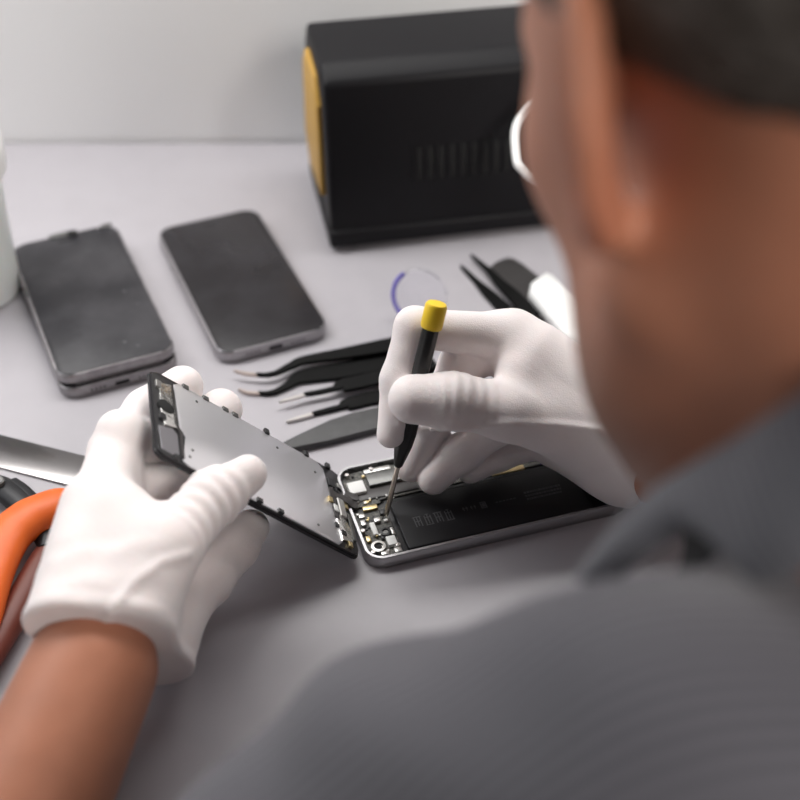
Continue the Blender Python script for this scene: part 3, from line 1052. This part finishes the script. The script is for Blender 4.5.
def f_head(p):
    q = (p - Hc.astype(np.float32)) @ HA.T.astype(np.float32)        # head coordinates
    d = ell(q, (-12, 0, 40), (97, 76, 82))                           # cranium
    d = smin(d, ell(q, (30, 0, -22), (58, 62, 80)), 30)              # face
    d = smin(d, rc(q, (-4, 52, -52), (56, 17, -101), 17, 19), 22)     # jaw, both sides
    d = smin(d, rc(q, (-4, -52, -52), (56, -17, -101), 17, 19), 22)
    d = smin(d, ell(q, (64, 0, -103), (22, 26, 21)), 16)              # chin
    for sg in (1, -1):
        d = smin(d, ell(q, (56, sg * 38, -18), (24, 20, 22)), 18)    # cheekbone
        d = smin(d, rc(q, (78, sg * 12, 22), (66, sg * 46, 18), 9, 8), 12)   # brow
        d = smax(d, -ell(q, (92, sg * 31, 4), (16, 15, 11)), 8)      # eye socket
        lid = ell(q, (72, sg * 31, 3), (14, 15, 13))
        lid = smax(lid, -ell(q, (88, sg * 31, -2.5), (11, 11.5, 4.2)), 1.5)
        d = smin(d, lid, 3)                                          # lids, half closed over the downward look
    d = smin(d, rc(q, (88, 0, 12), (106, 0, -22), 8, 10), 8)         # nose
    for sg in (1, -1):
        d = smin(d, ell(q, (98, sg * 11, -26), (10, 7, 7)), 5)
    d = smin(d, ell(q, (86, 0, -55), (14, 25, 7)), 6)                # lips
    d = smin(d, ell(q, (85, 0, -64), (14, 21, 7)), 6)
    d = smax(d, -ell(q, (101, 0, -59.5), (8, 24, 1.6)), 2)
    for sg in (1, -1):                                               # ears
        c0 = np.array([-25, sg * 80, -4], np.float32)
        fx = unit(V(.86, sg * -.50, .12))                            # ear plane axes
        nx = unit(np.cross(V(0, 0, 1), fx)) * 1.0
        ux = np.cross(fx, nx)
        A = np.stack([fx, nx, ux])
        e = ell(q, c0, (18, 6, 33), A)
        e = smax(e, -ell(q, c0 + nx * (6 if nx[1] * sg > 0 else -6) * 1.0 + fx * 2, (11, 6, 22), A), 3)
        e = smin(e, ell(q, c0 + fx * 8 - ux * 28, (9, 5.5, 11), A), 6)   # lobe
        e = smin(e, ell(q, c0 + fx * 14 - ux * 4 + nx * 0, (5, 5, 8)), 4)  # tragus
        d = smax(d, -ell(q, (-47, sg * 78, -4), (8, 9, 30)), 4)
        d = smin(d, e, 3)
    return d


PIT = PD(689, 558, 364)


def f_trunk(p, g=0.0):
    """torso and upper arms, grown by g"""
    sh = (Sl + Sr) / 2
    d = rc(p, Sl * .72 + Sr * .28, Sl * .28 + Sr * .72, 74 + g, 74 + g)
    d = smin(d, rc(p, sh + V(8, -12, -6), sh * .45 + hip * .55, 100 + g, 112 + g), 60)
    d = smin(d, rc(p, sh * .6 + hip * .4 + V(-60, 0, 0), hip + V(-70, 0, 0), 92 + g, 92 + g), 60)
    d = smin(d, rc(p, sh * .6 + hip * .4 + V(60, 0, 0), hip + V(70, 0, 0), 92 + g, 92 + g), 60)
    d = smin(d, rc(p, C7, Sl * .6 + Sr * .4 + V(-20, 0, 12), 52 + g, 58 + g), 45)
    d = smin(d, rc(p, PD(690, 775, 325), PD(478, 806, 375), 46 + g, 47 + g), 30)
    d = smin(d, rc(p, C7, Sr * .75 + Sl * .25, 52 + g, 56 + g), 45)
    return d


def f_arms(p, g=0.0, rolled=False):
    out = None
    for S_, E_, W_ in ((Sl, El, WLp), (Sr, Er, WRp)):
        up_ = rc(p, S_, E_, 54 + g, 41 + g)
        cuff = E_ * .70 + W_ * .30
        lo_a = rc(p, E_, cuff, 41 + g, 38 + g)
        if rolled:
            ax_ = np.asarray(unit(W_ - E_), np.float32)
            h = (p - np.asarray(cuff, np.float32)) @ ax_
            lo_a = smax(lo_a - 1.6 * np.clip(1.5 - np.abs(h + 14) / 12, 0, 1), h, 2)
        a_ = smin(up_, lo_a, 16)
        out = a_ if out is None else smin(out, a_, 5)
    return out


def f_body(p):
    d = f_head(p)
    d = smin(d, rc(p, Nb + hu * 6, C7, 55, 62), 26)
    d = smin(d, rc(p, HP(22, 5, -84), C7 + V(-20, 42, -34), 46, 55), 30)
    d = smin(d, f_trunk(p, -6), 34)
    d = smin(d, f_arms(p, -6), 18)
    d = smin(d, chain(p, [El, El * .66 + WLp * .34, WLp + V(-5, 0, 3)], (36, 34, 27), 14), 14)
    d = smin(d, chain(p, [Er, Er * .66 + WRp * .34, WRp], (36, 34, 21), 14), 14)
    d = smax(d, -rc(p, PIT - FWD * 6, PIT + FWD * 70, 15, 14), 4)
    return smax(d, .9 - p[..., 2] + 1e4 * (p[..., 1] < 294), .5) if False else d


def hq(pts):
    return (pts - Hc) @ HA.T


def a_stub(pts):
    q = hq(pts)
    r = np.linalg.norm((q - V(46, 0, -84)) / V(62, 72, 52), axis=1)
    m = np.clip((1.15 - r) / .45, 0, 1)
    lips = np.linalg.norm((q - V(96, 0, -59)) / V(14, 27, 13), axis=1)
    return np.clip(m * np.clip((lips - .9) * 3, 0, 1) * .75, 0, 1)


def a_lip(pts):
    q = hq(pts)
    return np.clip((1.1 - np.linalg.norm((q - V(96, 0, -59)) / V(12, 25, 11), axis=1)) * 4, 0, 1)


def a_flush(pts):
    q = hq(pts)
    e = np.clip((1.25 - np.linalg.norm((q - V(-8, 88, -10)) / V(26, 18, 40), axis=1)) * 3, 0, 1)
    e2 = np.clip((1.25 - np.linalg.norm((q - V(-8, -88, -10)) / V(26, 18, 40), axis=1)) * 3, 0, 1)
    return np.maximum(e, e2) * .6


body = surface('body', f_body, (-290, -100, -345), (440, 560, 440), 3.6, M['skin'], man, None, attrs=dict(stubble=a_stub, lip=a_lip, flush=a_flush), relax=1)

for sg in (1, -1):
    ce = HP(71.5, sg * 31, 2.5)
    b = bmesh.new()
    bmesh.ops.create_uvsphere(b, u_segments=20, v_segments=14, radius=12.2, matrix=Matrix.Translation(ce))
    eo = emit('eye', b, M['eye'], man)
    b = bmesh.new()
    bmesh.ops.create_uvsphere(b, u_segments=16, v_segments=10, radius=5.2, matrix=Matrix.Translation(ce + unit(hf * .9 - hu * .36) * 7.9))
    emit('iris', b, M['iris'], eo)


def f_hair(p):
    q = (p - Hc.astype(np.float32)) @ HA.T.astype(np.float32)
    d = ell(q, (-13, 0, 42), (101, 80.5, 86))
    # hairline: above a plane that drops from the forehead to the nape
    line = 46 + 0.52 * (q[..., 0] - 60)
    line = np.where(q[..., 0] < -30, np.maximum(line, -46), line)
    line = np.maximum(line, np.where(q[..., 0] > -8, 12 + .35 * q[..., 0], -60))
    cut = (line - q[..., 2]) * .8
    return smax(smax(d, cut, 6), -(f_skull(q) + 1.0), 1.5)


def f_skull(q):
    return ell(q, (-12, 0, 40), (94, 73, 79))


surface('hair', f_hair, Hc - 140, Hc + 150, 2.6, M['hair'], man, None, disp=lambda p: .9 * np.sin(p[:, 0] * .9 + p[:, 2] * .5) * np.sin(p[:, 1] * .8 + p[:, 2] * .6))


def f_shirt(p):
    d = smin(f_trunk(p, 4), f_arms(p, 6, True), 18)
    fold = 2.2 * np.sin(p[..., 0] * .06 + p[..., 2] * .05 + 1.2 * np.sin(p[..., 1] * .03)) * np.sin(p[..., 1] * .05 + p[..., 2] * .03)
    d = d + fold
    # neck opening along the neck axis, deeper at the throat
    nk = np.minimum(rc(p, C7 + V(-2, 8, -4), Nb + hu * 6 + V(0, 0, 40), 57, 66), rc(p, C7 + V(0, 50, -14), C7 + V(-10, 110, 14), 34, 46))
    d = smax(d, -nk, 5)
    d = smax(d, -rc(p, PIT, PIT + FWD * 56, 9, 7), 4)
    return d


shirt = surface('shirt', f_shirt, (-300, -110, -345), (450, 420, 300), 3.8, M['shirt'], man)
# black layer added over the skin to paint shade into the collar gap
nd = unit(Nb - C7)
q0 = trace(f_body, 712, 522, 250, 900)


def f_gap_shade(p):
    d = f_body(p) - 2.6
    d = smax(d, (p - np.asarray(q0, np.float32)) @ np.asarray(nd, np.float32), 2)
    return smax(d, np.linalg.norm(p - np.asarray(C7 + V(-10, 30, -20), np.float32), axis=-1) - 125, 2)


surface('collar_gap_shade', f_gap_shade, C7 - 150, C7 + 150, 3.4, mat('gap_shade_black', (.008, .008, .009), .95), man, 'black layer standing in for shade at the open collar')
# standing, folded collar: a thick band round the neck whose point hangs open at the near front


def collar(name, path, width_dirs, parent, th=5.0):
    b = bmesh.new()
    pts = catmull([np.append(np.append(p_, d_), w0) for p_, d_, w0 in path], 8)
    ringsets = []
    for i, s_ in enumerate(pts):
        p_, d_, w0 = s_[:3], unit(s_[3:6]), s_[6]
        t = unit(pts[min(i + 1, len(pts) - 1)][:3] - pts[max(i - 1, 0)][:3])
        nn = unit(np.cross(t, d_))
        sec = []
        for k in range(14):                              # rounded strip section
            a_ = 2 * math.pi * k / 14
            u_ = math.copysign(abs(math.cos(a_)) ** .5, math.cos(a_))
            sec.append(b.verts.new(p_ + d_ * (w0 * .5 * (1 + u_) ) + nn * th * .5 * math.sin(a_) + nn * 5 * math.sin(math.pi * .5 * (1 + u_))))
        ringsets.append(sec)
    for r0, r1 in zip(ringsets, ringsets[1:]):
        for k in range(14):
            b.faces.new((r0[k], r0[(k + 1) % 14], r1[(k + 1) % 14], r1[k]))
    b.faces.new(ringsets[0][::-1])
    b.faces.new(ringsets[-1])
    return emit(name, b, M['shirt_in'], parent, angle=60)


Dn = lambda px, py, d, qx, qy, e: PD(qx, qy, e) - PD(px, py, d)
# (top edge pixel & depth) -> (bottom edge pixel & depth)
rows = [((900, 355, 290), (915, 520, 285)), ((800, 396, 305), (812, 570, 297)), ((740, 434, 328), (752, 585, 314)), ((674, 478, 352), (696, 532, 334)), ((628, 522, 368), (648, 556, 350)), ((588, 578, 386), (604, 590, 372))]
path = []
for a, e in rows:
    p0, p1 = PD(*a), PD(*e)
    path.append((p0, unit(p1 - p0), float(np.linalg.norm(p1 - p0))))
mir = [(V(2 * 176 - a[0][0], a[0][1], a[0][2]), V(-a[1][0], a[1][1], a[1][2]), a[2]) for a in path]
nape = (V(176, 196, 262), unit(V(0, -.5, -.8)), 40.0)
collar('collar', mir[::-1] + [nape] + path, None, shirt)

# trousers, shoes (mostly below the desk)
kneeL, kneeR = V(90, 330, -290), V(330, 330, -290)
anL, anR = V(90, 330, -660), V(330, 330, -660)
hL, hR = hip + V(-85, 0, -10), hip + V(85, 0, -10)


def f_trs(p):
    d = rc(p, hL, hR, 108, 108)
    for h, k_, a_ in ((hL, kneeL, anL), (hR, kneeR, anR)):
        d = smin(d, chain(p, [h, k_, a_], (92, 66, 50), 20), 25)
    d = d + 2.5 * np.sin(p[..., 2] * .05 + p[..., 0] * .03)
    return smax(d, p[..., 2] + 205, 6)


surface('trousers', f_trs, (0, -110, -740), (450, 420, -190), 7, M['trousers'], man)
for a_ in (anL, anR):
    def f_sh(p, a_=a_):
        d = rc(p, a_ + V(0, -20, -42), a_ + V(0, 130, -50), 42, 34)
        d = smin(d, rc(p, a_ + V(0, -5, 0), a_ + V(0, -5, -40), 44, 44), 20)
        return smax(d, ZF + .5 - p[..., 2], 3)
    surface('shoe', f_sh, a_ + V(-60, -90, -84), a_ + V(60, 190, 20), 4, M['shoe'], man)

# ================================================================== light
w = bpy.data.worlds.new('World')
bpy.context.scene.world = w
w.use_nodes = True
w.node_tree.nodes['Background'].inputs[0].default_value = (.93, .96, 1, 1)
w.node_tree.nodes['Background'].inputs[1].default_value = .10


def area(name, loc, target, size, size_y, power, col=(1, 1, 1)):
    l = bpy.data.lights.new(name, 'AREA')
    l.shape = 'RECTANGLE'
    l.size, l.size_y = size, size_y
    l.energy = power
    l.color = col
    o_ = bpy.data.objects.new(name, l)
    C.objects.link(o_)
    o_.location = Vector(loc) * .001
    d = Vector(target) - Vector(loc)
    o_.rotation_euler = d.to_track_quat('-Z', 'Y').to_euler()
    return o_


area('added_back_light', (-100, 800, 560), (-60, 520, 0), 1.1, .2, 6.9, (1, .985, .965))  # unseen lamp added low at the back for falloff across the desk
area('window_light', (-1150, 820, 700), (0, 640, 0), .8, .9, 6, (.95, .97, 1))
rl_ = area('man_fill_light', (650, -600, 1000), (260, 250, 260), .5, .5, 2.0, (1, .95, .9))  # unseen fill lamp added behind the camera to brighten the man
rl_.data.spread = math.radians(60)

# ================================================================== camera
cd_ = bpy.data.cameras.new('Camera')
cd_.sensor_fit = 'HORIZONTAL'
cd_.sensor_width = 36
cd_.lens = FPX / 800 * 36
cd_.clip_start, cd_.clip_end = .02, 50
cd_.dof.use_dof = True
cd_.dof.focus_distance = .645
cd_.dof.aperture_fstop = 4.4
co = bpy.data.objects.new('Camera', cd_)
C.objects.link(co)
co.location = (0, 0, CAMH * .001)
co.rotation_euler = (math.pi / 2 - PITCH, 0, 0)
sc = bpy.context.scene
sc.camera = co
sc.view_settings.view_transform = 'Standard'
sc.view_settings.look = 'None'
sc.view_settings.gamma = 1
sc.view_settings.exposure = 0.13
sc.view_settings.use_curve_mapping = False
